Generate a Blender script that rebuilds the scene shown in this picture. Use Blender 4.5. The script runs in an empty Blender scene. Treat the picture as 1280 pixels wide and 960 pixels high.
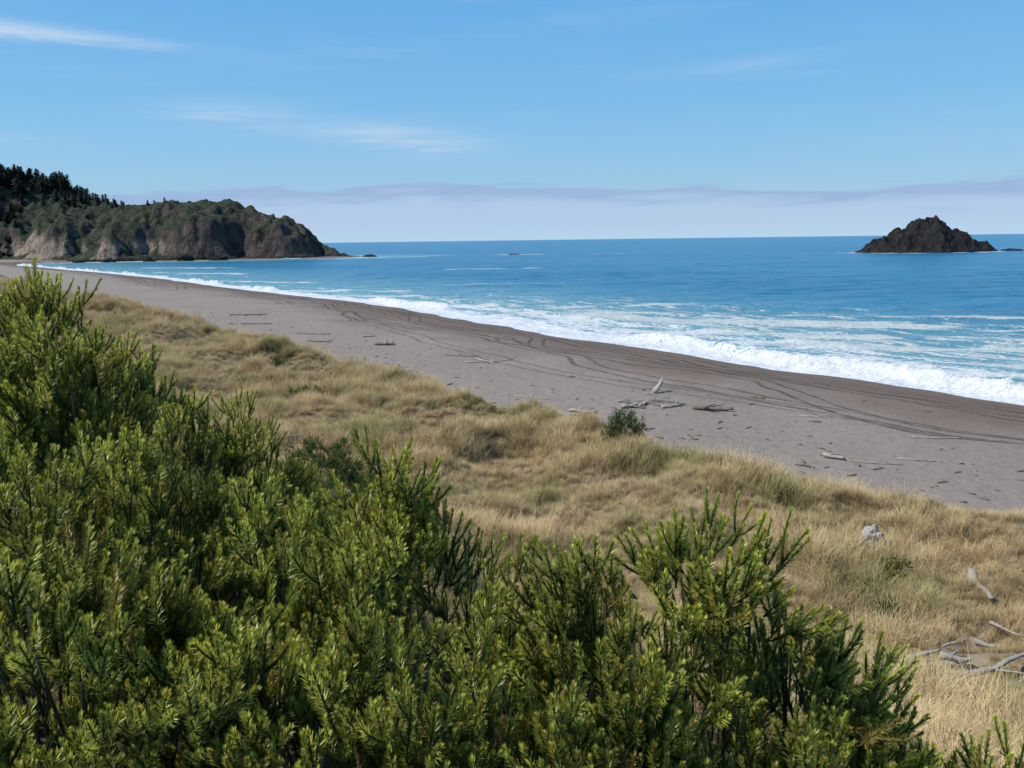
import bpy, math, random, time
import numpy as np
from mathutils import Matrix, Vector
random.seed(7); RNG=np.random.default_rng(7)
scene=bpy.context.scene
R=math.radians
T0=time.time()

# ------------------------------------------------------------ numpy noise
def vnoise(x,y,seed=0):
    xi=np.floor(x).astype(np.int64); yi=np.floor(y).astype(np.int64)
    fx=x-xi; fy=y-yi
    fx=fx*fx*(3-2*fx); fy=fy*fy*(3-2*fy)
    def h(a,b):
        n=(a*374761393+b*668265263+seed*974711)&0x7fffffff
        n=((n^(n>>13))*1274126177)&0x7fffffff
        n=(n^(n>>16))&0xffff
        return n/65535.0
    a=h(xi,yi);b=h(xi+1,yi);c=h(xi,yi+1);d=h(xi+1,yi+1)
    return (a*(1-fx)+b*fx)*(1-fy)+(c*(1-fx)+d*fx)*fy
def fbm(x,y,seed=0,o=4):
    s=0;a=.5;t=0
    for i in range(o):
        s=s+a*vnoise(x*2**i+i*17.3,y*2**i-i*9.1,seed+i);t+=a;a*=.5
    return s/t
def ss(a,b,x):
    t=np.clip((x-a)/(b-a),0,1);return t*t*(3-2*t)

def catmull(pts,n=4):
    P=np.array(pts,float);out=[]
    for i in range(len(P)-1):
        p0=P[max(i-1,0)];p1=P[i];p2=P[i+1];p3=P[min(i+2,len(P)-1)]
        for k in range(n):
            t=k/n
            out.append(.5*((2*p1)+(-p0+p2)*t+(2*p0-5*p1+4*p2-p3)*t*t+(-p0+3*p1-3*p2+p3)*t**3))
    out.append(P[-1]);return np.array(out)
def polydist(x,y,P):
    best=np.full(x.shape,1e18);sg=np.zeros(x.shape);arc=np.zeros(x.shape);L=0
    for i in range(len(P)-1):
        ax,ay=P[i];dx,dy=P[i+1]-P[i];l2=dx*dx+dy*dy
        if l2<1e-9: continue
        t=np.clip(((x-ax)*dx+(y-ay)*dy)/l2,0,1)
        ex=x-(ax+t*dx);ey=y-(ay+t*dy);d=ex*ex+ey*ey
        m=np.nonzero(d<best)[0]
        l=math.sqrt(l2)
        best[m]=d[m];sg[m]=np.sign(dx*ey[m]-dy*ex[m]);arc[m]=L+t[m]*l;L+=l
    return np.sqrt(best),sg,arc

WATER=catmull([(-9000,4200),(-1500,1200),(-600,950),(-250,770),(-140,695),(-119,645),(-150,610),(-255,586),(-318,570),(-336,548),(-315,510),
 (-258,443),(-140,303),(-81,222),(-27,154),(-3,113),(11.3,92),(25.9,70),(36.6,55),(55,28),(78,0),(115,-50),(700,-900),(4000,-6000)])
DUNE=catmull([(-9000,3500),(-1200,900),(-700,720),(-420,560),(-290,420),(-174,270),(-105,180),(-47.8,107),(-24.4,77.3),(-14,65),(-2,48),(6.2,37),(11.6,30.6),(17.2,25.3),(28,14),(50,-10),(90,-60),(650,-900),(3900,-6000)])
def shore(x,y):
    d,s,a=polydist(x,y,WATER)
    return -s*d+(vnoise(x/8,y/8,3)-.5)*2.2+(vnoise(x/2.5,y/2.5,4)-.5)*.6, a      # + = land
def dunes(x,y):
    d,s,a=polydist(x,y,DUNE)
    return -s*d+(fbm(x/7,y/7,11,3)-.5)*7
BARE=[(10.3,16.2,.6),(9.0,14.9,.6),(11.6,15.7,.4),(8.1,14.3,.4)]
def bare(x,y):
    m=np.zeros(np.shape(x))
    for a,b,r in BARE: m=np.maximum(m,np.exp(-(((x-a)/(r*1.5))**2+((y-b)/r)**2)))
    return m
def height(x,y,dw=None,dd=None):
    if dw is None: dw,_=shore(x,y)
    if dd is None: dd=dunes(x,y)
    zb=np.where(dw>0,2.2*(1-np.exp(-np.maximum(dw,0)/13)),np.maximum(.13*dw,-6))
    r=np.sqrt(x*x+y*y)
    land=ss(0,4.5,dd)
    hum=(fbm(x/5.5,y/5.5,21,4)-.5)*3.0+(fbm(x/16,y/16,22,2)-.5)*1.2
    hum=hum*(.35+.65*np.exp(-((dd-5)/7)**2))
    mo=1-np.abs(2*fbm(x/3.2,y/3.2,23,3)-1)
    hum=hum+(mo-.75)*1.5*np.exp(-((dd-7)/9)**2)
    z=zb+land*(1.35+hum*ss(0,5,dd))
    far=np.exp(-(r/260)**2)
    z=z+4.6*ss(14,30,dd)*far
    z=z+2.2*np.exp(-(r/2.6)**2)
    z=z+(fbm(x/3,y/3,31,3)-.5)*.16*ss(3,10,dw)
    return z
def hz(x,y): return float(height(np.array([x],float),np.array([y],float))[0])

# ------------------------------------------------------------ mesh helpers
def mesh_from(name,v,f,mat=None,smooth=True,attrs=None):
    me=bpy.data.meshes.new(name)
    v=np.asarray(v,np.float32)
    me.vertices.add(len(v));me.vertices.foreach_set('co',v.ravel())
    if f is not None and len(f):
        f=np.asarray(f,np.int32);k=f.shape[1]
        me.loops.add(f.size);me.loops.foreach_set('vertex_index',f.ravel())
        me.polygons.add(len(f));me.polygons.foreach_set('loop_start',np.arange(len(f),dtype=np.int32)*k)
        me.polygons.foreach_set('loop_total',np.full(len(f),k,np.int32))
        me.polygons.foreach_set('use_smooth',np.full(len(f),smooth,bool))
    if attrs:
        for n,(t,a) in attrs.items():
            at=me.attributes.new(n,t,'POINT')
            at.data.foreach_set('vector' if t=='FLOAT_VECTOR' else 'value',np.ascontiguousarray(a,np.int32 if t=='INT' else np.float32).ravel())
    me.update(calc_edges=True)
    if mat: me.materials.append(mat)
    return me
def obj(name,me,parent=None,coll=None):
    o=bpy.data.objects.new(name,me);(coll or scene.collection).objects.link(o)
    if parent: o.parent=parent
    return o
def gridfaces(nr,nc,wrap=False):
    i=np.arange(nr-1)[:,None];j=np.arange(nc if wrap else nc-1)[None,:];j2=(j+1)%nc
    return np.stack([i*nc+j,i*nc+j2,(i+1)*nc+j2,(i+1)*nc+j],-1).reshape(-1,4)

# ------------------------------------------------------------ node helpers
class G:
    def __init__(s,nt): s.nt=nt
    def n(s,t,ins=None,**p):
        nd=s.nt.nodes.new(t)
        for k,v in p.items(): setattr(nd,k,v)
        if ins:
            for k,v in ins.items(): s.set(nd.inputs[k],v)
        return nd
    def set(s,sock,v):
        if isinstance(v,bpy.types.NodeSocket): s.nt.links.new(v,sock)
        else:
            if isinstance(v,(tuple,list)) and sock.type=='RGBA' and len(v)==3: v=(*v,1)
            sock.default_value=v
    def m(s,op,a,b=0.0,c=None,clamp=False):
        nd=s.n('ShaderNodeMath',operation=op,use_clamp=clamp);s.set(nd.inputs[0],a);s.set(nd.inputs[1],b)
        if c is not None: s.set(nd.inputs[2],c)
        return nd.outputs[0]
    def step(s,x,a,b,o0=0.,o1=1.):
        nd=s.n('ShaderNodeMapRange',interpolation_type='SMOOTHSTEP')
        for k,v in zip(('Value','From Min','From Max','To Min','To Max'),(x,a,b,o0,o1)): s.set(nd.inputs[k],v)
        return nd.outputs[0]
    def mix(s,f,a,b,bt='MIX'):
        nd=s.n('ShaderNodeMix',data_type='RGBA',blend_type=bt)
        s.set(nd.inputs[0],f);s.set(nd.inputs[6],a);s.set(nd.inputs[7],b);return nd.outputs[2]
    def noise(s,vec,scale,detail=4,rough=.55,dist=0,col=False):
        nd=s.n('ShaderNodeTexNoise',{'Scale':scale,'Detail':detail,'Roughness':rough,'Distortion':dist})
        if vec is not None: s.set(nd.inputs['Vector'],vec)
        return nd.outputs['Color' if col else 'Fac']
    def attr(s,name,vec=False):
        nd=s.n('ShaderNodeAttribute',attribute_name=name);return nd.outputs['Vector' if vec else 'Fac']
    def scale(s,vec,sc,rot=0):
        nd=s.n('ShaderNodeMapping',{'Scale':sc,'Rotation':(0,0,rot)});s.set(nd.inputs['Vector'],vec);return nd.outputs[0]
    def ramp(s,f,els):
        nd=s.n('ShaderNodeValToRGB');cr=nd.color_ramp
        while len(cr.elements)<len(els): cr.elements.new(.5)
        for e,(p,c) in zip(cr.elements,els):
            e.position=p;e.color=(*c,1)
        s.set(nd.inputs[0],f);return nd.outputs[0]
    def comb(s,x,y,z=0.):
        nd=s.n('ShaderNodeCombineXYZ');s.set(nd.inputs[0],x);s.set(nd.inputs[1],y);s.set(nd.inputs[2],z);return nd.outputs[0]
    def bump(s,h,strength,dist,nrm=None):
        nd=s.n('ShaderNodeBump',{'Height':h,'Strength':strength,'Distance':dist})
        if nrm is not None: s.set(nd.inputs['Normal'],nrm)
        return nd.outputs[0]
def newmat(name):
    m=bpy.data.materials.new(name);m.use_nodes=True;nt=m.node_tree
    for n in list(nt.nodes): nt.nodes.remove(n)
    g=G(nt);g.out=g.n('ShaderNodeOutputMaterial');return m,g
def principled(g,color,rough,normal=None,spec=.5):
    b=g.n('ShaderNodeBsdfPrincipled',{'Base Color':color,'Roughness':rough,'Specular IOR Level':spec})
    if normal is not None: g.set(b.inputs['Normal'],normal)
    g.nt.links.new(b.outputs[0],g.out.inputs[0]);return b

# ------------------------------------------------------------ materials
def mat_ground():
    m,g=newmat('ground_mat')
    pos=g.n('ShaderNodeNewGeometry').outputs['Position']
    dw=g.attr('dw');dd=g.attr('dd');s=g.attr('arc');br=g.attr('bare')
    n1=g.noise(pos,.12,4);n2=g.noise(pos,1.6,5,.65);n3=g.noise(pos,14,3,.7);n4=g.noise(pos,.5,4,.6)
    dry=g.mix(n1,(.225,.190,.158),(.295,.252,.214))
    dry=g.mix(g.m('MULTIPLY',g.step(n2,.45,.72),.5),dry,(.165,.137,.113))
    dry=g.mix(g.m('MULTIPLY',g.step(n3,.5,.8),.6),dry,(.10,.083,.068))
    wet=g.mix(n2,(.124,.090,.066),(.185,.140,.106))
    wl=g.m('ADD',dw,g.m('MULTIPLY',g.m('SUBTRACT',n4,.5),7.))
    wl2=g.m('ADD',wl,g.m('MULTIPLY',g.m('SUBTRACT',n1,.5),22.))
    wm=g.step(wl2,8.,26.)
    sand=g.mix(wm,wet,dry)
    vw=g.step(g.m('ADD',dw,g.m('MULTIPLY',g.m('SUBTRACT',n4,.5),3.)),.3,2.8)
    sand=g.mix(vw,(.075,.056,.044),sand)
    tr=None
    for i,(c,amp,w1,w2,ph,st) in enumerate([(5.5,1.6,.035,.011,0,.85),(8.2,2.0,.023,.007,1.7,.9),(9.6,1.2,.041,.013,3.1,.75),(12.5,3.2,.018,.005,.6,1.),(16.0,3.8,.027,.009,2.2,.8),(14.2,5.0,.012,.031,4.4,.9),(19.5,3.0,.021,.008,5.2,.55)]):
        a=g.m('MULTIPLY',g.m('SINE',g.m('MULTIPLY_ADD',s,w1*2.2,ph)),amp)
        b=g.m('MULTIPLY',g.m('SINE',g.m('MULTIPLY_ADD',s,w2*6,ph*2)),amp*.5)
        cen=g.m('ADD',g.m('ADD',a,b),c)
        off=g.m('ABSOLUTE',g.m('SUBTRACT',dw,cen))
        pair=g.m('ABSOLUTE',g.m('SUBTRACT',off,.85))
        k=g.m('MULTIPLY',g.step(pair,.12,.30,1.,0.),st)
        tr=k if tr is None else g.m('MAXIMUM',tr,k)
    tr=g.m('MULTIPLY',tr,g.step(g.m('MULTIPLY_ADD',n2,.5,g.m('MULTIPLY',n4,.5)),.37,.54,.35,1.))
    sand=g.mix(g.m('MULTIPLY',tr,.85),sand,(.06,.045,.036))
    soil=g.mix(n2,(.20,.15,.08),(.34,.26,.145))
    soil=g.mix(g.m('MULTIPLY',g.step(n3,.35,.65),.8),soil,(.12,.088,.045))
    soil=g.mix(g.step(dd,17,22),soil,(.045,.035,.02))
    gm=g.step(g.m('ADD',dd,g.m('MULTIPLY',g.m('SUBTRACT',n2,.5),5.)),-.3,1.6)
    bm=g.step(g.m('ADD',br,g.m('MULTIPLY',g.m('SUBTRACT',n2,.5),1.2)),.4,.8)
    soil=g.mix(bm,soil,(.27,.215,.148))
    col=g.mix(gm,sand,soil)
    h=g.m('ADD',g.m('MULTIPLY',n2,.9),g.m('MULTIPLY',n3,.25))
    h=g.m('SUBTRACT',h,g.m('MULTIPLY',tr,.5))
    nb=g.bump(h,1.,.18)
    rough=g.step(vw,0,1,.35,.95)
    principled(g,col,rough,nb,.25);return m

def mat_sea():
    m,g=newmat('sea_mat')
    pos=g.n('ShaderNodeNewGeometry').outputs['Position']
    sd=g.attr('sd');s=g.attr('arc');st=g.attr('streak')
    sx=g.n('ShaderNodeSeparateXYZ',{'Vector':pos})
    flat=g.comb(sx.outputs[0],sx.outputs[1],0.)
    big=g.noise(g.scale(flat,(.25,1,1)),.02,3,.6)
    midn=g.noise(g.scale(flat,(.35,1,1)),.12,4,.6)
    deep=g.mix(g.step(big,.35,.65),(.012,.125,.240),(.024,.172,.300))
    deep=g.mix(g.m('MULTIPLY',g.step(midn,.42,.66),.5),deep,(.042,.22,.34))
    shal=g.mix(midn,(.09,.28,.335),(.18,.35,.375))
    c=g.mix(g.step(g.m('ADD',sd,g.m('MULTIPLY',midn,45.)),22,110),shal,deep)
    v1=g.comb(g.m('MULTIPLY',s,.3),sd,0.)
    fn=g.noise(v1,.28,5,.62,1.2)
    fn2=g.noise(g.scale(flat,(.35,1,1)),.17,5,.64,1.5)
    lace=g.noise(flat,.9,5,.7,2.)
    th=g.ramp(g.m('DIVIDE',sd,100.),[(0,(.2,)*3),(.035,(.35,)*3),(.06,(.450,)*3),(.18,(.490,)*3),(.40,(.53,)*3),(.9,(.64,)*3)])
    th=g.m('ADD',th,g.m('MULTIPLY',g.step(sx.outputs[1],120,230),g.step(sd,2.,8.,0.,.10)))
    f1=g.m('SUBTRACT',g.m('MULTIPLY_ADD',lace,.4,g.m('MULTIPLY',fn,.6)),th)
    foam1=g.step(f1,-.015,.05)
    f2=g.m('SUBTRACT',g.m('ADD',g.m('MULTIPLY_ADD',lace,.45,g.m('MULTIPLY',fn2,.55)),g.m('MULTIPLY',st,.33)),.675)
    foam2=g.step(f2,-.02,.08)
    foam=g.m('MAXIMUM',foam1,g.m('MULTIPLY',foam2,.9),clamp=True)
    fc=g.mix(g.step(sd,5,22),(.70,.72,.73),(.54,.57,.53))
    fc=g.mix(g.m('MULTIPLY',g.step(lace,.56,.40),.5),fc,(.36,.44,.47))  # blue-grey shadow detail painted into the foam colour
    col=g.mix(foam,c,fc)
    w1=g.noise(g.scale(flat,(.45,1,1),.15),.28,2,.5)
    w2=g.noise(g.scale(flat,(.55,1,1),-.2),1.5,4,.65)
    h=g.m('ADD',g.m('MULTIPLY',w1,1.7),g.m('MULTIPLY',w2,.6))
    nb=g.bump(h,1.,1.)
    rough=g.m('MULTIPLY_ADD',foam,.6,.25)
    principled(g,col,rough,nb,.25);return m

def mat_needle(name,dark,bright,trans=.35,brown=.03):
    m,g=newmat(name)
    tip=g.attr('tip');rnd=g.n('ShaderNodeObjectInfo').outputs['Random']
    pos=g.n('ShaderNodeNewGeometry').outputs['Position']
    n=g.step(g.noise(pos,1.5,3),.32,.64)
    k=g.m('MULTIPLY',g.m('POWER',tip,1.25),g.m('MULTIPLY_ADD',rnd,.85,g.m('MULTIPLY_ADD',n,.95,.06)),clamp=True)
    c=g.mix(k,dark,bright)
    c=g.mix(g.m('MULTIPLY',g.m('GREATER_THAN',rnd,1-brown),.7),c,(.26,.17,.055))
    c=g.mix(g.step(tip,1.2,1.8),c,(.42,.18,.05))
    d=g.n('ShaderNodeBsdfDiffuse',{'Color':c})
    gl=g.n('ShaderNodeBsdfGlossy',{'Color':(.6,.6,.55),'Roughness':.42})
    dg=g.n('ShaderNodeMixShader',{0:.09,1:d.outputs[0],2:gl.outputs[0]})
    t=g.n('ShaderNodeBsdfTranslucent',{'Color':g.mix(.5,c,bright)})
    ms=g.n('ShaderNodeMixShader',{0:trans,1:dg.outputs[0],2:t.outputs[0]})
    g.nt.links.new(ms.outputs[0],g.out.inputs[0]);return m
def mat_grass():
    m,g=newmat('dune_grass_mat')
    rnd=g.n('ShaderNodeObjectInfo').outputs['Random'];tip=g.attr('tip')
    pos=g.n('ShaderNodeNewGeometry').outputs['Position']
    n=g.noise(pos,.25,4,.62);n2=g.noise(pos,1.0,3)
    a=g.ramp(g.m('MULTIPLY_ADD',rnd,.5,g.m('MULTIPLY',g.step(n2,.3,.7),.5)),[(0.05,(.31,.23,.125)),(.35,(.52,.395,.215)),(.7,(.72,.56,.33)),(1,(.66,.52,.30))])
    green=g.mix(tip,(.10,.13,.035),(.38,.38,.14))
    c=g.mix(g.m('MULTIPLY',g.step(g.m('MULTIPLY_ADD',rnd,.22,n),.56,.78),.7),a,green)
    c=g.mix(g.step(tip,0,.6,.55,0.),c,(.13,.09,.045))  # painted shade: blade bases darkened to shade the inside of each clump
    d=g.n('ShaderNodeBsdfDiffuse',{'Color':c})
    t=g.n('ShaderNodeBsdfTranslucent',{'Color':c})
    ms=g.n('ShaderNodeMixShader',{0:.22,1:d.outputs[0],2:t.outputs[0]})
    g.nt.links.new(ms.outputs[0],g.out.inputs[0]);return m
def mat_wood(name,a,b):
    m,g=newmat(name)
    co=g.n('ShaderNodeTexCoord').outputs['Object']
    n=g.noise(co,3,5,.6);n2=g.noise(g.scale(co,(9,9,9)),4,4,.7)
    c=g.mix(n,a,b);c=g.mix(g.m('MULTIPLY',g.step(n2,.45,.68),.7),c,tuple(x*.3 for x in a))
    principled(g,c,.85,g.bump(n2,1.,.04),.2);return m
def mat_rock(name,a,b,veg,sc,vz=.72,tan=None):
    m,g=newmat(name)
    ge=g.n('ShaderNodeNewGeometry');pos=ge.outputs['Position']
    sn=g.n('ShaderNodeSeparateXYZ',{'Vector':ge.outputs['Normal']}).outputs[2]
    px=g.n('ShaderNodeSeparateXYZ',{'Vector':pos})
    n=g.noise(pos,sc,5,.65);n2=g.noise(g.scale(pos,(1,1,.45)),sc*4,5,.7,.5);n3=g.noise(pos,sc*.45,3)
    c=g.mix(g.step(n2,.35,.68),a,b)
    c=g.mix(g.m('MULTIPLY',g.step(n,.45,.7),.8),c,tuple(x*.3 for x in a))
    if tan:
        k=g.m('MULTIPLY',g.step(px.outputs[0],-245,-280),g.step(px.outputs[0],-400,-385))
        k=g.m('MULTIPLY',k,g.step(g.m('MULTIPLY_ADD',n3,34.,px.outputs[2]),37,28))
        c=g.mix(g.m('MULTIPLY',k,.85),c,g.mix(g.step(n2,.3,.65),tuple(t*.4 for t in tan),tan))
        vv=g.m('ADD',sn,g.step(px.outputs[0],-245,-205,0.,-.20))
    else: vv=sn
    v=g.step(g.m('ADD',vv,g.m('MULTIPLY',g.m('SUBTRACT',n,.5),1.4)),vz-.06,vz+.06)
    vc=g.mix(g.step(n2,.4,.7),veg,tuple(x*2.0 for x in veg))
    c=g.mix(v,c,vc)
    c=g.mix(g.step(px.outputs[2],2.8,1.2),c,(.03,.027,.025))
    nb=g.bump(g.m('ADD',n2,n),1.,1./sc*.26)
    principled(g,c,.9,nb,.15);return m

M_ground=mat_ground();M_sea=mat_sea()
M_pine=mat_needle('pine_needle_mat',(.034,.056,.013),(.60,.62,.10),.33)  # yellow-green new tips, brightened past real foliage to paint in sunlit highlights
M_bush=mat_needle('bush_leaf_mat',(.03,.07,.015),(.16,.25,.045),.3)
M_far=mat_needle('conifer_needle_mat',(.030,.046,.040),(.070,.092,.060),.15,0.)  # dark green, lifted and tinted bluish to paint in aerial haze
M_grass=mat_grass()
M_drift=mat_wood('driftwood_mat',(.34,.30,.25),(.56,.51,.44))
M_driftd=mat_wood('dark_driftwood_mat',(.14,.11,.085),(.28,.23,.18))
M_bark=mat_wood('bark_mat',(.07,.052,.038),(.13,.10,.075))
M_head=mat_rock('headland_rock_mat',(.050,.042,.037),(.120,.096,.078),(.036,.044,.026),.05,.58,(.38,.31,.23))
M_stack=mat_rock('sea_stack_rock_mat',(.017,.016,.017),(.046,.040,.038),(.05,.045,.03),.09,1.6)

# ------------------------------------------------------------ ground sheet
th=np.concatenate([np.linspace(-44,44,420),np.linspace(47,313,60)])*math.pi/180
rr=[.5]
while rr[-1]<12000: rr.append(rr[-1]*((1.02 if rr[-1]<7 else 1.0105) if rr[-1]<420 else 1.06)+.01)
rr=np.array(rr)
X=rr[:,None]*np.sin(th)[None];Y=rr[:,None]*np.cos(th)[None]
x=X.ravel();y=Y.ravel()
dw,arc=shore(x,y);dd=dunes(x,y);z=height(x,y,dw,dd)
v=np.stack([x,y,z],1);f=gridfaces(len(rr),len(th),True)
me=mesh_from('ground',v,f,M_ground,True,{'dw':('FLOAT',dw),'dd':('FLOAT',dd),'arc':('FLOAT',arc),'bare':('FLOAT',bare(x,y))})
ground=obj('ground',me)

# ------------------------------------------------------------ sea
ths=np.linspace(-70,76,560)*math.pi/180
rr=[28.]
while rr[-1]<40000: rr.append(rr[-1]*(1.0085 if rr[-1]<400 else (1.02 if rr[-1]<900 else 1.1)))
rr=np.array(rr)
x=(rr[:,None]*np.sin(ths)[None]).ravel();y=(rr[:,None]*np.cos(ths)[None]).ravel()
dw,arc=shore(x,y);sd=-dw
STACK=(293,562)
st=np.zeros(x.shape)
for P,w,a in [([(12,124),(35,112),(56,104)],4.8,1),([(27,90),(42,83),(76,78)],3.4,1),([(-20,151),(-4,146)],3,1),([(33,71),(50,65)],2.6,1.),([(44,63),(60,60)],1.8,.9),([(48,72),(70,67)],2.2,.9),([(20,100),(44,93)],2.4,.95),([(2,131),(24,127)],2.8,.95),
  ([(-95,690),(-45,680)],7,.9),([(-8,672),(22,672)],7,1.6),([(-26,344),(12,340)],4,.8),([(-58,202),(-26,192)],3,1),([(-105,266),(-60,240)],3,.9),([(-46,184),(-18,172)],2.5,.9),([(-150,340),(-110,322)],5,1.),([(-190,420),(-140,400)],6,1.),([(-20,224),(14,218)],3,.6),
  ([(8,142),(34,146)],2.5,.8),([(235,566),(262,556)],5,1.1),([(60,640),(90,655)],6,.8),([(-130,600),(-60,640)],6,1.1),([(15,104),(36,96)],3.2,.95),([(60,100),(80,96)],2.5,.8),([(52,118),(84,112)],2.5,.8),([(70,88),(100,92)],2.5,.8)]:
    P=np.array(P,float);b0=P.min(0)-w*3;b1=P.max(0)+w*3
    k=np.nonzero((x>b0[0])&(x<b1[0])&(y>b0[1])&(y<b1[1]))[0]
    d,_,_=polydist(x[k],y[k],P);st[k]=np.maximum(st[k],a*np.exp(-(d/w)**2))
# older foam lines lying parallel to the shore
for c0,w,sdn in [(13,1.7,71),(23,2.0,73),(36,2.2,75)]:
    wob=(fbm(arc/30,arc*0+c0,sdn,3)-.5)*12
    msk=ss(.42,.62,vnoise(arc/22,arc*0,sdn+1))*ss(190,110,y)
    st=np.maximum(st,.85*msk*np.exp(-((sd-c0-wob)/w)**2))
e=np.sqrt(((x-STACK[0])/49)**2+((y-STACK[1])/30)**2)
st=np.maximum(st,1.25*np.exp(-((e-1.0)/.11)**2))
nm=fbm(x/14,y/14,41,3)
m=ss(.3,.6,vnoise(arc/16,arc*0,43))
z=(.95*m+.1)*np.exp(-((sd-4.3-2.4*(nm-.5)*2)/1.0)**2)*ss(.5,3,sd)
z+=.40*ss(.4,.7,vnoise(arc/30,arc*0,47))*np.exp(-((sd-15-3*nm)/1.8)**2)
z+=(fbm(x/9,y/4,45,3)-.5)*.8*ss(5,30,sd)*np.exp(-(np.hypot(x,y)/1500)**2)
z+=(fbm(x/1.3,y/1.3,46,2)-.5)*.55*np.exp(-((sd-4.5)/2.5)**2)
z+=.02
f=gridfaces(len(rr),len(ths));keep=(sd[f]>-5).any(1)
me=mesh_from('sea',np.stack([x,y,z],1),f[keep],M_sea,True,{'sd':('FLOAT',sd),'arc':('FLOAT',arc),'streak':('FLOAT',st)})
sea=obj('sea',me)

# ------------------------------------------------------------ headland
FOOT=catmull([(-1500,900),(-900,760),(-520,655),(-420,622),(-350,590),(-318,578),(-255,594),(-200,602),(-150,616),(-124,642),(-140,690),(-250,760),(-600,940),(-1500,1190)])
gx=np.arange(-760,-112,1.5);gy=np.arange(570,830,1.5)
X,Y=np.meshgrid(gx,gy);x=X.ravel();y=Y.ravel()
d,s,a=polydist(x,y,FOOT);ins=s*d
ins=ins+(fbm(x/34,y/34,51,4)-.5)*44*ss(-5,16,ins)
Hm=np.interp(x,[-900,-430,-390,-328,-275,-228,-200,-180,-162,-142,-122],[110,66,49,41,45,42,39,34,26,14,3])
Hm=Hm+(fbm(x/18,y*0,52,3)-.5)*5
rg=1-np.abs(2*fbm(x/40,y/60,55,4)-1)
rg2=1-np.abs(2*fbm(x/14+y/30,y/30,56,3)-1)
c=.42*ss(-2,20,ins)+.58*ss(0,80,ins)
z=Hm*c
slope=np.clip(4*c*(1-c),0,1)
z+=slope*((rg-.78)*22+(rg2-.75)*12)
z+=(fbm(x/9,y/9,57,4)-.5)*10*ss(0,10,ins)
z+=10*np.exp(-(((x+232)/12)**2+((y-603)/8)**2))+8*np.exp(-(((x+300)/14)**2+((y-592)/9)**2))
veg=ss(.4,.8,c)
z+=(np.abs(vnoise(x/5,y/5,58)-.5)*4.5+np.abs(vnoise(x/2.6,y/2.6,60)-.5)*2.5)*veg
z=np.where(ins<0,-4+np.maximum(ins+3,0)*.8,z)
z+=(vnoise(x/3,y/3,59)-.5)*2.6*ss(-3,4,ins)
headland=obj('headland',mesh_from('headland',np.stack([x,y,z],1),gridfaces(len(gy),len(gx)),M_head))
HLx,HLy,HLz,HLi=x,y,z,ins

# ------------------------------------------------------------ sea stack
gx=np.arange(-62,62,.7);gy=np.arange(-42,42,.7)
X,Y=np.meshgrid(gx,gy);x=X.ravel();y=Y.ravel()
prof=np.interp(x,[-52,-47,-38,-30,-24,-22,-13,-9,-5,3,9,14,20,27,36,44,52],[0,2,7.5,10,13,15,15.8,20.5,22.5,23,20,18,14,11,7,3.5,0])
hw=np.interp(x,[-52,-20,0,20,52],[4,24,28,22,5])
e=np.abs(y+ (fbm(x/10,y*0,61)-.5)*8)/hw
z=prof*(1-ss(.05,1.0,e)**1.0)
z+=((1-np.abs(2*fbm(x/9,y/9,63,4)-1))-.7)*6*ss(0,5,z)+(fbm(x/3,y/3,64,3)-.5)*5*ss(0,3,z)
z=z-2.2*(1-ss(0,1.5,z))
sea_stack=obj('sea_stack',mesh_from('sea_stack',np.stack([x,y,z],1),gridfaces(len(gy),len(gx)),M_stack,False))
sea_stack.location=(STACK[0],STACK[1],0)

def rock(name,loc,size,mat,seed=0,sub=4,rough=.45):
    import bmesh
    bm=bmesh.new();bmesh.ops.create_icosphere(bm,subdivisions=sub,radius=1)
    co=np.array([v.co for v in bm.verts]);
    n=fbm(co[:,0]*1.6+seed*7,co[:,1]*1.6+co[:,2]*2.3,seed,4)
    n2=fbm(co[:,2]*3+seed,co[:,0]*3-co[:,1]*2,seed+5,3)
    k=1+(n-.5)*2*rough+(n2-.5)*rough*.7
    for v,kk in zip(bm.verts,k): v.co=Vector((v.co.x*size[0]*kk,v.co.y*size[1]*kk,v.co.z*size[2]*kk))
    me=bpy.data.meshes.new(name);bm.to_mesh(me);bm.free();me.materials.append(mat)
    o=obj(name,me);o.location=loc;return o
for i,(a,b,w,h) in enumerate([(-114,650,6,2.),(-238,583,6,5),(-262,578,5,3.5),(-216,590,7,4),(3,673,5,.8),(355,566,7,1.6),(-288,573,5,2.6),(-306,566,4,2)]):
    rock('shore_rock',(a,b,0),(w,w*.7,h),M_stack,i+3,3)

# ------------------------------------------------------------ instancing tool
def scatter_group(coll):
    ng=bpy.data.node_groups.new('scatter_'+coll.name,'GeometryNodeTree')
    ng.interface.new_socket('Geometry',in_out='INPUT',socket_type='NodeSocketGeometry')
    ng.interface.new_socket('Geometry',in_out='OUTPUT',socket_type='NodeSocketGeometry')
    N=ng.nodes;L=ng.links
    gi=N.new('NodeGroupInput');go=N.new('NodeGroupOutput')
    ci=N.new('GeometryNodeCollectionInfo');ci.inputs['Collection'].default_value=coll
    ci.inputs['Separate Children'].default_value=True;ci.inputs['Reset Children'].default_value=True
    ip=N.new('GeometryNodeInstanceOnPoints');ip.inputs['Pick Instance'].default_value=True
    def na(name,t):
        n=N.new('GeometryNodeInputNamedAttribute');n.data_type=t;n.inputs['Name'].default_value=name
        return next(o for o in n.outputs if o.enabled and o.name=='Attribute')
    e=N.new('FunctionNodeEulerToRotation')
    L.new(na('rot','FLOAT_VECTOR'),e.inputs[0]);L.new(e.outputs[0],ip.inputs['Rotation'])
    L.new(na('scl','FLOAT_VECTOR'),ip.inputs['Scale']);L.new(na('idx','INT'),ip.inputs['Instance Index'])
    L.new(gi.outputs[0],ip.inputs['Points']);L.new(ci.outputs[0],ip.inputs['Instance']);L.new(ip.outputs[0],go.inputs[0])
    return ng
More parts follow.
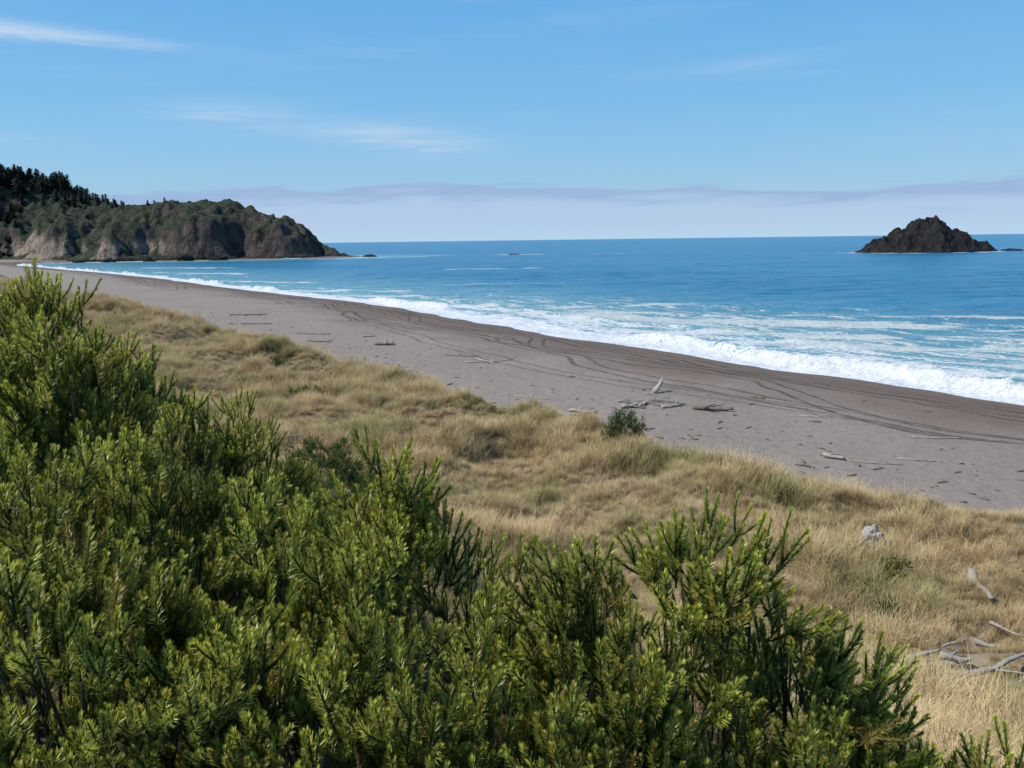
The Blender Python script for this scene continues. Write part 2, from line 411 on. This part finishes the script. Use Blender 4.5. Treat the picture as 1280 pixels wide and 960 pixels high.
def eulers(dirs,tw):
    d=dirs/np.linalg.norm(dirs,axis=1,keepdims=True)
    ref=np.stack([np.cos(tw),np.sin(tw),np.zeros_like(tw)],1)
    ax=ref-d*(ref*d).sum(1,keepdims=True);ax/=np.linalg.norm(ax,axis=1,keepdims=True)+1e-9
    ay=np.cross(d,ax)
    b=-np.arcsin(np.clip(ax[:,2],-1,1));a=np.arctan2(ay[:,2],d[:,2]);c=np.arctan2(ax[:,1],ax[:,0])
    return np.stack([a,b,c],1)
NI={}
def scatter(name,pts,dirs,scl,ng,nvar,parent=None):
    n=len(pts);scl=np.asarray(scl);NI[ng.name]=NI.get(ng.name,0)+n
    if scl.ndim==1: scl=np.stack([scl]*3,1)
    me=mesh_from(name,pts,None,None,True,{'rot':('FLOAT_VECTOR',eulers(dirs,RNG.uniform(0,6.283,n))),'scl':('FLOAT_VECTOR',scl),'idx':('INT',RNG.integers(0,nvar,n))})
    o=obj(name,me,parent);md=o.modifiers.new('scatter','NODES');md.node_group=ng;return o

def tube(path,rad,ns=6,jit=0.0,seed=0):
    P=np.array(path,float);n=len(P);T=np.gradient(P,axis=0);T/=np.linalg.norm(T,axis=1,keepdims=True)+1e-9
    up=np.array([.13,.21,.97]);vs=[];rg=np.random.default_rng(seed)
    A=np.cross(T,up);A/=np.linalg.norm(A,axis=1,keepdims=True)+1e-9;B=np.cross(T,A)
    ang=np.arange(ns)*2*math.pi/ns
    ph=1+jit*(rg.random((1,ns))-.5)
    for i in range(n):
        k=(ph[0]+jit*.6*(rg.random(ns)-.5))*rad[i]
        vs.append(P[i]+A[i]*(np.cos(ang)*k)[:,None]+B[i]*(np.sin(ang)*k)[:,None])
    v=np.vstack(vs);f=gridfaces(n,ns,True)
    v=np.vstack([v,P[0]-T[0]*rad[0]*.2,P[-1]+T[-1]*rad[-1]*.3]);c0=len(v)-2
    tri=np.array([[c0,(j+1)%ns,j] for j in range(ns)]+[[c0+1,(n-1)*ns+j,(n-1)*ns+(j+1)%ns] for j in range(ns)])
    return v,f,tri
def merge_tubes(name,tubes,mat,smooth=True):
    vs=[];fs=[];o=0
    for v,f,t in tubes:
        vs.append(v);fs+= (f+o).tolist()+(t+o).tolist();o+=len(v)
    me=bpy.data.meshes.new(name);me.from_pydata(np.vstack(vs).tolist(),[],fs)
    me.polygons.foreach_set('use_smooth',[smooth]*len(me.polygons));me.materials.append(mat);return me

# ------------------------------------------------------------ pine shoot clusters
def shoot(base,d0,L,curve_up,rg,nn,nlen,nw,bud):
    n=6;p=np.array(base,float);d=np.array(d0,float);d/=np.linalg.norm(d);P=[p.copy()]
    for i in range(n):
        d=d+np.array([0,0,1])*curve_up/n;d/=np.linalg.norm(d);p=p+d*L/n;P.append(p.copy())
    P=np.array(P);T=np.gradient(P,axis=0);T/=np.linalg.norm(T,axis=1,keepdims=True)
    t=.08+.92*rg.random(nn)**.85;t[:nn//7]=rg.uniform(.93,1,nn//7)
    q=t*n;i=np.minimum(q.astype(int),n-1);fr=(q-i)[:,None]
    pos=P[i]*(1-fr)+P[i+1]*fr;ax=T[i]
    az=rg.uniform(0,6.283,nn);r=np.stack([np.cos(az),np.sin(az),rg.uniform(-.3,.3,nn)],1)
    pr=r-ax*(r*ax).sum(1,keepdims=True);pr/=np.linalg.norm(pr,axis=1,keepdims=True)
    an=np.radians(rg.uniform(34,60,nn)*(1.05-.6*t**4))[:,None]
    nd=ax*np.cos(an)+pr*np.sin(an);nl=(nlen*rg.uniform(.75,1.1,nn)*(1.0-.3*t**6))[:,None]
    sd_=np.cross(nd,ax+.01);sd_/=np.linalg.norm(sd_,axis=1,keepdims=True)+1e-9
    v=np.stack([pos-sd_*nw/2,pos+sd_*nw/2,pos+nd*nl*.6+sd_*nw*.45,pos+nd*nl],1).reshape(-1,3)
    f=np.arange(nn*4).reshape(-1,4)
    tip=np.repeat(np.clip(.05+.95*t,0,1),4)*np.tile([.6,.6,.95,1.],nn)
    if bud:
        k=12;az=rg.uniform(0,6.283,k);e=P[-1]
        hh=rg.uniform(-.012,.004,k)[:,None];dirs=np.stack([np.cos(az)*.006,np.sin(az)*.006,np.zeros(k)],1)
        b0=e+hh*T[-1];vb=np.stack([b0-dirs,b0+dirs[::-1],b0+dirs+T[-1]*.016,b0-dirs[::-1]+T[-1]*.014],1).reshape(-1,3)
        f=np.vstack([f,np.arange(k*4).reshape(-1,4)+len(v)]);v=np.vstack([v,vb]);tip=np.append(tip,np.full(k*4,2.))
    return v,f,tip,P
def cluster(name,rg,coll,mat,shoots,L,nn,nlen,nw,spread,bud=.3):
    V=[];F=[];T=[];o=0
    main=shoot((0,0,-.08),(rg.uniform(-.12,.12),rg.uniform(-.12,.12),1),L,.3,rg,nn,nlen,nw,rg.random()<bud)
    parts=[main];stems=[main[3]]
    for k in range(shoots):
        i=rg.integers(0,3);b=main[3][i];az=6.283*(k+rg.random()*.6)/shoots
        d=(math.cos(az)*spread,math.sin(az)*spread,.8)
        s_=shoot(b,d,L*rg.uniform(.55,.9),1.1,rg,int(nn*.75),nlen,nw,rg.random()<bud);parts.append(s_);stems.append(s_[3])
    for v,f,t,_ in parts: V.append(v);F.append(f+o);T.append(t);o+=len(v)
    for P in stems:
        v,f,_t=tube(P,np.linspace(.006,.004,len(P)),3);V.append(v);F.append(f+o);T.append(np.full(len(v),.0));o+=len(v)
    me=mesh_from(name,np.vstack(V),np.vstack(F),mat,False,{'tip':('FLOAT',np.concatenate(T))})
    return obj(name,me,None,coll)
rg=np.random.default_rng(5)
C_pine=bpy.data.collections.new('pine_shoots')
for i in range(8): cluster('pine_shoot_%d'%i,rg,C_pine,M_pine,rg.integers(2,4),rg.uniform(.17,.27),135,.042,.0048,rg.uniform(.6,.9))
C_bush=bpy.data.collections.new('bush_sprigs')
for i in range(5): cluster('bush_sprig_%d'%i,rg,C_bush,M_bush,5,.3,45,.04,.014,1.3,0)
NG_pine=scatter_group(C_pine);NG_bush=scatter_group(C_bush)

SHR=[(.60,4.1,10.44,.56),(1.06,4.2,10.53,.38),(1.56,4.2,9.98,.42),(1.86,4.1,9.62,.36),(1.75,3.4,9.4,.48),(1.15,3.3,9.75,.55),(.5,3.2,9.85,.6),(0.,3.4,9.92,.58),(-.1,4.3,10.05,.46),
(-.63,5.0,10.4,.50),(-.90,5.1,10.70,.22),(-.7,3.3,10.0,.65),(-1.4,3.6,10.15,.72),(-1.0,4.3,10.15,.62),(-1.85,5.0,10.3,.78),(-2.9,7.5,10.42,1.0),(-2.2,7.0,9.55,.8),(-2.5,5.2,10.65,.8),
(-3.6,7.0,11.08,.8),(-3.45,6.0,11.45,.48),(-4.45,7.0,11.92,.70),(-4.2,5.9,11.5,.75),(-3.0,4.6,10.85,.7),(-2.3,3.8,10.45,.7),(-1.95,2.9,10.05,.6),(-1.1,2.8,9.85,.5),(-4.2,12,8.7,1.2),(-3.0,9.5,9.0,.9),
(-6,11,10.1,1.4),(-7.6,10.5,10.9,1.3),(2.4,4.0,9.22,.3),(2.85,4.0,9.16,.3),(2.6,3.5,8.9,.35),(.45,5.0,9.6,.5),(1.25,5.0,9.4,.5),(-1.3,6.2,9.5,.6),(.3,2.5,9.25,.45),(1.1,2.6,9.15,.45),(-.4,2.5,9.4,.45)]
def shrub(i,name,ng,nvar,cx,cy,zt,Rr,others=True,dens=135,scl=(.75,1.25),up=1.7,lump=.38,per=6,off=.085):
    gz=hz(cx,cy)
    tl=.17*(scl[0]+scl[1])/2
    Hh=max(zt-tl-gz,.3);rv=min(max(Rr*1.25,.5),Hh);cz=zt-tl-rv
    n=int(dens*Rr*Rr*2*(1+rv/Rr)/per)+3
    u=RNG.normal(size=(n*2,3));u/=np.linalg.norm(u,axis=1,keepdims=True);u=u[u[:,2]>-.35][:n]
    lmp=1+lump*(fbm(u[:,0]*2.2+i*5,u[:,1]*2.2+u[:,2]*2,70+i,3)-.5)*2+RNG.normal(size=len(u))*.08
    dep=1-.42*RNG.random(len(u))**2.2
    p=u*(lmp*dep)[:,None]*np.array([Rr,Rr,rv])+np.array([cx,cy,cz])
    o_=RNG.normal(size=(len(p),per,3))*np.array([off,off,off*.9])
    hd=u*np.array([.65,.65,.4])+np.array([0,0,up])+RNG.normal(size=u.shape)*.22
    d=hd[:,None,:]+o_*3.+RNG.normal(size=o_.shape)*.12
    p=(p[:,None,:]+o_).reshape(-1,3);d=d.reshape(-1,3);d[:,2]=np.maximum(d[:,2],.4)
    if others:
        k=np.ones(len(p),bool)
        for j,(a,b,c,r) in enumerate(SHR):
            if j==i: continue
            rv2=max(r*1.25,.5);q=((p[:,0]-a)/r)**2+((p[:,1]-b)/r)**2+((p[:,2]-(c-tl-rv2))/rv2)**2
            k&=q>.55
        p=p[k];d=d[k]
    e=bpy.data.objects.new(name,None);scene.collection.objects.link(e);e.empty_display_size=.3
    scatter('foliage',p,d,RNG.uniform(*scl,len(p)),ng,nvar,e)
    tb=[]
    for q in range(12):
        w=u[RNG.integers(0,len(u))]*np.array([Rr,Rr,rv])*.8+np.array([cx,cy,cz])
        b0=np.array([cx+RNG.normal()*.1*Rr,cy+RNG.normal()*.1*Rr,min(gz,cz-rv*.5)-.1])
        t=np.linspace(0,1,7)[:,None];P=b0+(w-b0)*np.concatenate([t**.8,t**.8,t**1.3],1)+RNG.normal(size=(7,3))*.02
        tb.append(tube(P,np.linspace(.03,.006,7)*min(1,Rr+.3),5,.3,q))
    obj('branches',merge_tubes('branches',tb,M_bark),e);return e
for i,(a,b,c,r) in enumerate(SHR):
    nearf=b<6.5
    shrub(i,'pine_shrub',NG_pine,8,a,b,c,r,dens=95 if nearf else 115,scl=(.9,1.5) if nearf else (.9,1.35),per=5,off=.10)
BD=dict(others=False,dens=130,scl=(.5,.8),up=.6,lump=.15,per=5,off=.08)
shrub(100,'wax_myrtle_bush',NG_bush,5,-3.95,16,7.95,1.25,**BD)
shrub(101,'wax_myrtle_bush',NG_bush,5,-2.9,15.3,7.4,.9,**BD)
BD=dict(others=False,dens=110,scl=(.6,1.1),up=.8,lump=.4,per=5,off=.12)
for i,(a,b,h,r) in enumerate([(4.5,31.2,1.25,.8),(10.5,20.0,.65,.42),(9.1,17.7,.7,.34),(-11.5,43.6,.9,1.0),(7.3,14.9,.35,.3),(8.3,22.5,.4,.35),(-17,56,.7,.8)]):
    g0=hz(a,b);shrub(200+i,'coyote_brush',NG_bush,5,a,b,g0+h+.1,r,**BD)

# ------------------------------------------------------------ dune grass
C_gr=bpy.data.collections.new('grass_tufts')
def tuft(i,nb,Lm,lean):
    rg=np.random.default_rng(900+i);seg=3
    az=rg.uniform(0,6.283,nb);b=np.stack([rg.normal(size=nb)*.10,rg.normal(size=nb)*.10,np.full(nb,-.03)],1)
    L=Lm*rg.uniform(.55,1.15,nb);tl=rg.uniform(.1,.7,nb);dr=rg.uniform(.3,1.5,nb)
    h=np.stack([np.cos(az),np.sin(az),np.zeros(nb)],1)+np.array([-lean,-lean*.3,0])
    w=rg.uniform(.004,.008,nb);side=np.stack([-np.sin(az),np.cos(az),np.zeros(nb)],1)
    V=[];p=b.copy();an=tl.copy()*.6;T=[]
    for s in range(seg+1):
        ww=(w*(1-.85*s/seg))[:,None]
        V.append(p-side*ww);V.append(p+side*ww);T.append(np.full(nb,s/seg));T.append(np.full(nb,s/seg))
        p=p+(h*np.sin(an)[:,None]+np.array([0,0,1])*np.cos(an)[:,None])*(L/seg)[:,None];an=an+dr/seg
    V=np.array(V);f=[]
    k=np.arange(nb)
    for s in range(seg):
        a=2*s*nb+k;f.append(np.stack([a,a+nb,a+3*nb,a+2*nb],1))
    me=mesh_from('grass_tuft_%d'%i,V.reshape(-1,3),np.vstack(f),M_grass,False,{'tip':('FLOAT',np.array(T).ravel())})
    obj('grass_tuft_%d'%i,me,None,C_gr)
for i in range(7): tuft(i,55,.52+.05*(i%3),.25)
NG_gr=scatter_group(C_gr)
def grass_pts():
    P=[]
    for r0,r1,den in [(6,14,46),(14,22,40),(22,32,32),(32,48,22),(48,75,12),(75,120,5),(120,220,1.5)]:
        area=math.radians(88)*.5*(r1**2-r0**2);n=int(area*den)
        r=np.sqrt(RNG.uniform(r0*r0,r1*r1,n));t=RNG.uniform(-R(44),R(44),n)
        P.append(np.stack([r*np.sin(t),r*np.cos(t)],1))
    P=np.vstack(P);x,y=P.T;dd=dunes(x,y)
    dens=ss(-.6,1.6,dd)*(.62+.38*ss(.32,.52,fbm(x/2.0,y/2.0,81,3)))*(1-.85*ss(.3,.7,bare(x,y)))
    dens=np.where(dd<0,.2*ss(-3,0,dd)*ss(.5,.7,fbm(x/3,y/3,83,2)),dens)
    k=(RNG.random(len(x))<dens)&(dd<22)&~((x<-.3*y+.5)&(y<13))
    return x[k],y[k],dd[k]
x,y,dd=grass_pts();z=height(x,y);r=np.hypot(x,y)
big=fbm(x/3,y/3,85,3)
sc=(.62+.95*ss(.38,.66,big))*RNG.uniform(.7,1.25,len(x))*(1+ss(30,150,r)*.9)
sc*=.65+.35*ss(0,3,dd)
near_wood=np.exp(-(((x-8.8)/2.4)**2+((y-15)/1.7)**2))
sc*=1-.42*near_wood
d=np.stack([RNG.normal(size=len(x))*.18-.12,RNG.normal(size=len(x))*.18,np.ones(len(x))],1)
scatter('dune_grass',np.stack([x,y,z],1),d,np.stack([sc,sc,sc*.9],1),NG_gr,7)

# ------------------------------------------------------------ conifer forest on headland
C_con=bpy.data.collections.new('conifers')
for i in range(5):
    rg=np.random.default_rng(300+i);V=[];F=[];T=[];o=0
    v,f,_=tube([(0,0,-.05),(0,0,.5),(0.005,0,1.)],[.018,.012,.003],5);V.append(v);F.append(f);T.append(np.zeros(len(v)));o=len(v)
    lop=rg.uniform(0,6.28)
    for k in range(170):
        h=.10+.88*(k/170)**1.1;az=rg.uniform(0,6.283)
        L=(.28*(1-h)**.7+.015)*rg.uniform(.35,1.3)*(1+.4*math.cos(az-lop))*(.7+.7*vnoise(np.array([h*7.]),np.array([i*3.]),9)[0])
        d=np.array([math.cos(az),math.sin(az),rg.uniform(-.35,.25)]);s=np.array([-math.sin(az),math.cos(az),0])
        for q in range(3):
            t=q/3;p=np.array([0,0,h])+d*L*t;w=.045*(1.1-t)
            vv=np.array([p-s*w,p+s*w+[0,0,rg.uniform(-.02,.01)],p+d*L*.5+s*w*.5-[0,0,.02],p+d*L*.45-s*w*.5-[0,0,.01]])
            V.append(vv);F.append(np.array([[o,o+1,o+2,o+3]]));T.append(np.array([.1,.2,.8,.9])*1.);o+=4
    me=mesh_from('conifer_%d'%i,np.vstack(V),np.vstack(F),M_far,False,{'tip':('FLOAT',np.concatenate(T))});obj('conifer_%d'%i,me,None,C_con)
NG_con=scatter_group(C_con)
k=(HLi>4)&(HLx>-640)&(HLy<810)
pr=np.interp(HLx,[-430,-400,-375,-300,-240],[1.,.85,.35,.10,.02])*np.where(HLi>30,1,np.where(HLx<-385,.7,.0))*(.25+1.2*ss(.4,.6,fbm(HLx/22,HLy/22,91,2)))
k&=RNG.random(len(k))<pr*.045
pp=np.stack([HLx[k],HLy[k],HLz[k]-.8],1);n=len(pp)
hs=RNG.uniform(5,17,n)*np.interp(pp[:,0],[-430,-390,-330,-250],[1,.75,.45,.3])
scatter('conifer_forest',pp,np.stack([RNG.normal(size=n)*.05,RNG.normal(size=n)*.05,np.ones(n)],1),np.stack([(hs+5),(hs+5),hs],1),NG_con,5)

# ------------------------------------------------------------ driftwood
def log(name,p0,p1,rad,mat,branches=0,lift=.0,lift2=None,bend=.08,seed=0,ns=9):
    rg=np.random.default_rng(seed+50)
    a=np.array([p0[0],p0[1],hz(*p0)+rad*.6+lift]);b=np.array([p1[0],p1[1],hz(*p1)+rad*.5+(lift if lift2 is None else lift2)])
    L=np.linalg.norm(b-a);n=max(8,int(L*5));t=np.linspace(0,1,n)[:,None]
    side=np.cross(b-a,[0,0,1]);side/=np.linalg.norm(side)
    mid=(a+b)/2
    P=a+(b-a)*t+side*np.sin(t*math.pi*rg.uniform(.8,1.6))*bend*L+rg.normal(size=(n,3))*rad*.22
    if lift<.2 and lift2 is None:
        P[:,2]=np.maximum(P[:,2],height(P[:,0],P[:,1])+rad*.45+lift)
    rad_=rad*np.linspace(1,.5,n)*(1+.35*(rg.random(n)-.5));P0=P-mid
    tb=[tube(P0,rad_,ns,.5,seed)]
    for k in range(branches):
        i=rg.integers(n//4,n-1);d=(b-a)/L*.6+rg.normal(size=3)*.6;d[2]=abs(d[2])*.9+.1
        l=L*rg.uniform(.15,.4);q=np.linspace(0,1,6)[:,None]
        tb.append(tube(P0[i]+d*l*q+rg.normal(size=(6,3))*.02*l,rad_[i]*np.linspace(.6,.15,6),6,.3,seed+k))
    o=obj(name,merge_tubes(name,tb,mat));o.location=mid;return o
D=M_drift;K=M_driftd
LOGS=[((12.15,19.7),(11.6,18.0),.11,D,0,.20),((8.3,13.85),(10.3,14.3),.06,D,1,.22),((7.9,15.6),(8.15,14.75),.05,D,1,.20),((8.2,15.1),(9.2,15.45),.05,D,2,.20),((10.35,16.3),(10.15,15.4),.065,D,0,.16),
((8.6,14.6),(9.1,14.45),.08,D,2,.18),((8.75,14.9),(9.0,14.5),.07,K,1,.22),((7.5,13.7),(8.2,14.0),.04,D,0,.20),((7.0,16.1),(7.4,16.35),.08,D,1,.22),((8.0,16.9),(8.4,17.15),.05,D,0,.22),((11.0,16.9),(11.3,16.3),.04,D,1,.18),((7.35,16.7),(7.5,16.3),.05,D,0,.22),((9.3,13.6),(9.9,13.9),.04,D,1,.2),((6.4,14.9),(6.8,15.2),.045,D,0,.2),
((6.6,46.3),(8.6,47.6),.13,D,4,.05),((9.5,51.6),(10.1,52.5),.17,D,1,.02,.75),((10.9,46.2),(13.0,45.3),.17,K,2,.02),((3.4,45.3),(4.9,44.6),.09,D,3,.05),((3.2,44.0),(5.0,45.2),.06,D,0,.05),((-4,65.6),(.2,67.2),.07,D,1,.0),((-3,67.5),(-1.5,65),.08,D,2,.05),((.2,50.5),(2.4,49.2),.05,D,1,.0),
((-13.5,77.5),(-11.5,77.2),.16,K,2,.02),((14.3,35.1),(15.0,34.4),.13,D,0,.04),((15.0,34.6),(17.2,33.6),.04,D,1,.0),((17.6,34.8),(19.2,34.5),.045,D,1,.0),((20.5,39.3),(22.9,38.9),.06,D,0,.0),((16.6,44.4),(18.4,44.1),.05,D,1,.0),
((-34,99),(-30,98.6),.09,K,0,.0),((-21,80.5),(-18.5,79.6),.11,K,1,.0),((15.6,50.3),(16.2,49.6),.10,K,1,.0),((-9.8,30.6),(-8.2,32.4),.04,D,1,.35),((-10,58),(-8,61),.07,D,1,.3),((9.0,46.2),(10.6,47.3),.10,D,2,.02),((-6,70),(-3,69),.05,K,0,.0),((8.8,48.6),(10.4,47.8),.08,K,1,.0),
((6.9,47.0),(7.9,45.9),.08,K,2,.04),((7.6,46.2),(8.3,47.8),.07,D,2,.12),((-24,88),(-20,87),.07,K,1,.0),((-16,84),(-14.6,85),.09,D,1,.0),((-40,112),(-35,113),.1,K,1,.0)]
for i,l in enumerate(LOGS):
    p0,p1,r_,mt,br,lf=l[:6];log('driftwood_log',p0,p1,r_,mt,br,lf,l[6] if len(l)>6 else None,.06,i)
M_stump=mat_wood('bleached_stump_mat',(.45,.41,.36),(.70,.66,.60))
z0=hz(10.3,21.5)
rock('driftwood_stump',(10.3,21.5,z0+.46),(.30,.24,.42),M_stump,17,4,.5)
tb=[];rg=np.random.default_rng(77);cnt=0
r_=rg.uniform(25,150,14000);t=rg.uniform(-R(40),R(36),14000);A=r_*np.sin(t);B=r_*np.cos(t)
dd_=dunes(A,B);dw_=shore(A,B)[0];k=(dd_<1)&(dw_>8)&(rg.random(14000)<np.exp(-(np.abs(dd_)/5)));A=A[k][:550];B=B[k][:550];Z=height(A,B)
for a,b,z_ in zip(A,B,Z):
    z_+=.01;L=rg.uniform(.1,.7)*rg.random()+.08;az=rg.uniform(0,3.14);w=L*rg.uniform(.03,.08)+.01
    P=np.array([[a,b,z_+w*.4],[a+math.cos(az)*L*.5,b+math.sin(az)*L*.5,z_+w*.6+.02],[a+math.cos(az+.2)*L,b+math.sin(az+.2)*L,z_+w*.4]])
    tb.append(tube(P,[w,w*.8,w*.4],5,.4,cnt));cnt+=1
obj('beach_debris',merge_tubes('beach_debris',tb,M_driftd))

# ------------------------------------------------------------ sun and sky
SE,SAZ=50,-98     # elevation, azimuth from +Y (negative = left)
sd_=Vector((math.sin(R(SAZ))*math.cos(R(SE)),math.cos(R(SAZ))*math.cos(R(SE)),math.sin(R(SE))))
l=bpy.data.lights.new('sun','SUN');l.energy=5.0;l.angle=R(.5);l.color=(1,.95,.86)
so=bpy.data.objects.new('sun',l);scene.collection.objects.link(so);so.rotation_euler=(-sd_).to_track_quat('-Z','Y').to_euler();so.location=(0,0,60)
w=bpy.data.worlds.new('World');scene.world=w;w.use_nodes=True;nt=w.node_tree
for n in list(nt.nodes): nt.nodes.remove(n)
g=G(nt);out=g.n('ShaderNodeOutputWorld')
sky=g.n('ShaderNodeTexSky',sky_type='NISHITA',sun_disc=False,sun_elevation=R(SE),sun_rotation=R(SAZ),altitude=0,air_density=1.0,dust_density=.3,ozone_density=4.)
dirv=g.n('ShaderNodeTexCoord').outputs['Generated']
sp=g.n('ShaderNodeSeparateXYZ',{'Vector':dirv})
az=g.m('MULTIPLY',g.m('ARCTAN2',sp.outputs[0],sp.outputs[1]),57.2958)
el=g.m('MULTIPLY',g.m('ARCSINE',sp.outputs[2]),57.2958)
ae=g.comb(az,el,0.)
tone=g.ramp(g.m('DIVIDE',el,60.),[(0,(.40,.60,.80)),(.08,(.30,.58,.84)),(.15,(.215,.53,.87)),(.30,(.115,.43,.87)),(.55,(.06,.27,.70)),(1,(.04,.17,.5))])
tone=g.mix(1.,tone,(10,10,10),'MULTIPLY')
skyc=g.mix(.82,sky.outputs[0],tone)
wn=g.noise(g.scale(ae,(.05,.55,1)),1.,4,.6,.4)
wn2=g.noise(g.scale(ae,(.11,1.1,1)),1.,5,.62,.8)
cir=None
for a0,e0,sa,se,am,sl in [(-30,12.4,9,.42,.75,-.035),(-8,7.1,5.5,.85,.65,-.06),(-19,8.4,4,.7,.45,0),(-13,16.6,9,.45,.55,-.05),(16,11.2,6,.4,.2,.05),(-33,6.2,3,.25,.2,0)]:
    da=g.m('SUBTRACT',az,a0);de=g.m('SUBTRACT',g.m('SUBTRACT',el,e0),g.m('MULTIPLY',da,sl))
    q=g.m('ADD',g.m('POWER',g.m('ABSOLUTE',g.m('DIVIDE',da,sa)),2.),g.m('POWER',g.m('ABSOLUTE',g.m('DIVIDE',g.m('ADD',de,g.m('MULTIPLY',g.m('SUBTRACT',wn2,.5),1.2)),se)),2.))
    k=g.m('MULTIPLY',g.m('EXPONENT',g.m('MULTIPLY',q,-1.)),am)
    cir=k if cir is None else g.m('ADD',cir,k)
cir=g.m('MULTIPLY',cir,g.step(wn2,.3,.65,.3,1.),clamp=True)
veil=g.m('MULTIPLY',g.m('MULTIPLY',g.step(wn,.5,.75),.10),g.step(el,2,9))
c1=g.mix(g.m('ADD',cir,veil,clamp=True),skyc,(6.2,7.4,8.8))
top=g.m('ADD',g.m('ADD',3.9,g.m('MULTIPLY',g.m('SUBTRACT',wn,.5),2.4)),g.m('ADD',g.m('MULTIPLY',g.m('SUBTRACT',wn2,.5),2.4),g.m('MULTIPLY',g.m('ABSOLUTE',g.m('ADD',az,6.)),-.014)))
rel=g.m('SUBTRACT',top,el)
bank=g.step(rel,-.2,.5)
bc=g.mix(g.step(rel,.1,1.7),(3.1,4.35,6.9),(4.6,6.0,8.2))
bc=g.mix(g.step(el,1.4,0.),bc,(4.8,6.7,8.5))
c2=g.mix(g.m('MULTIPLY',bank,.85),c1,bc)
bg=g.n('ShaderNodeBackground',{'Color':c2,'Strength':.1})
nt.links.new(bg.outputs[0],out.inputs[0])

# ------------------------------------------------------------ camera
cd=bpy.data.cameras.new('camera');cam=bpy.data.objects.new('camera',cd);scene.collection.objects.link(cam)
cd.sensor_width=36;cd.lens=27.7;cd.clip_start=.1;cd.clip_end=80000
cam.matrix_world=Matrix.Translation((0,0,12))@Matrix.Rotation(R(90-10.35),4,'X')@Matrix.Rotation(R(-.74),4,'Z')
scene.camera=cam
scene.view_settings.view_transform='Standard';scene.view_settings.look='None';scene.view_settings.exposure=0
print('T end',time.time()-T0,NI)
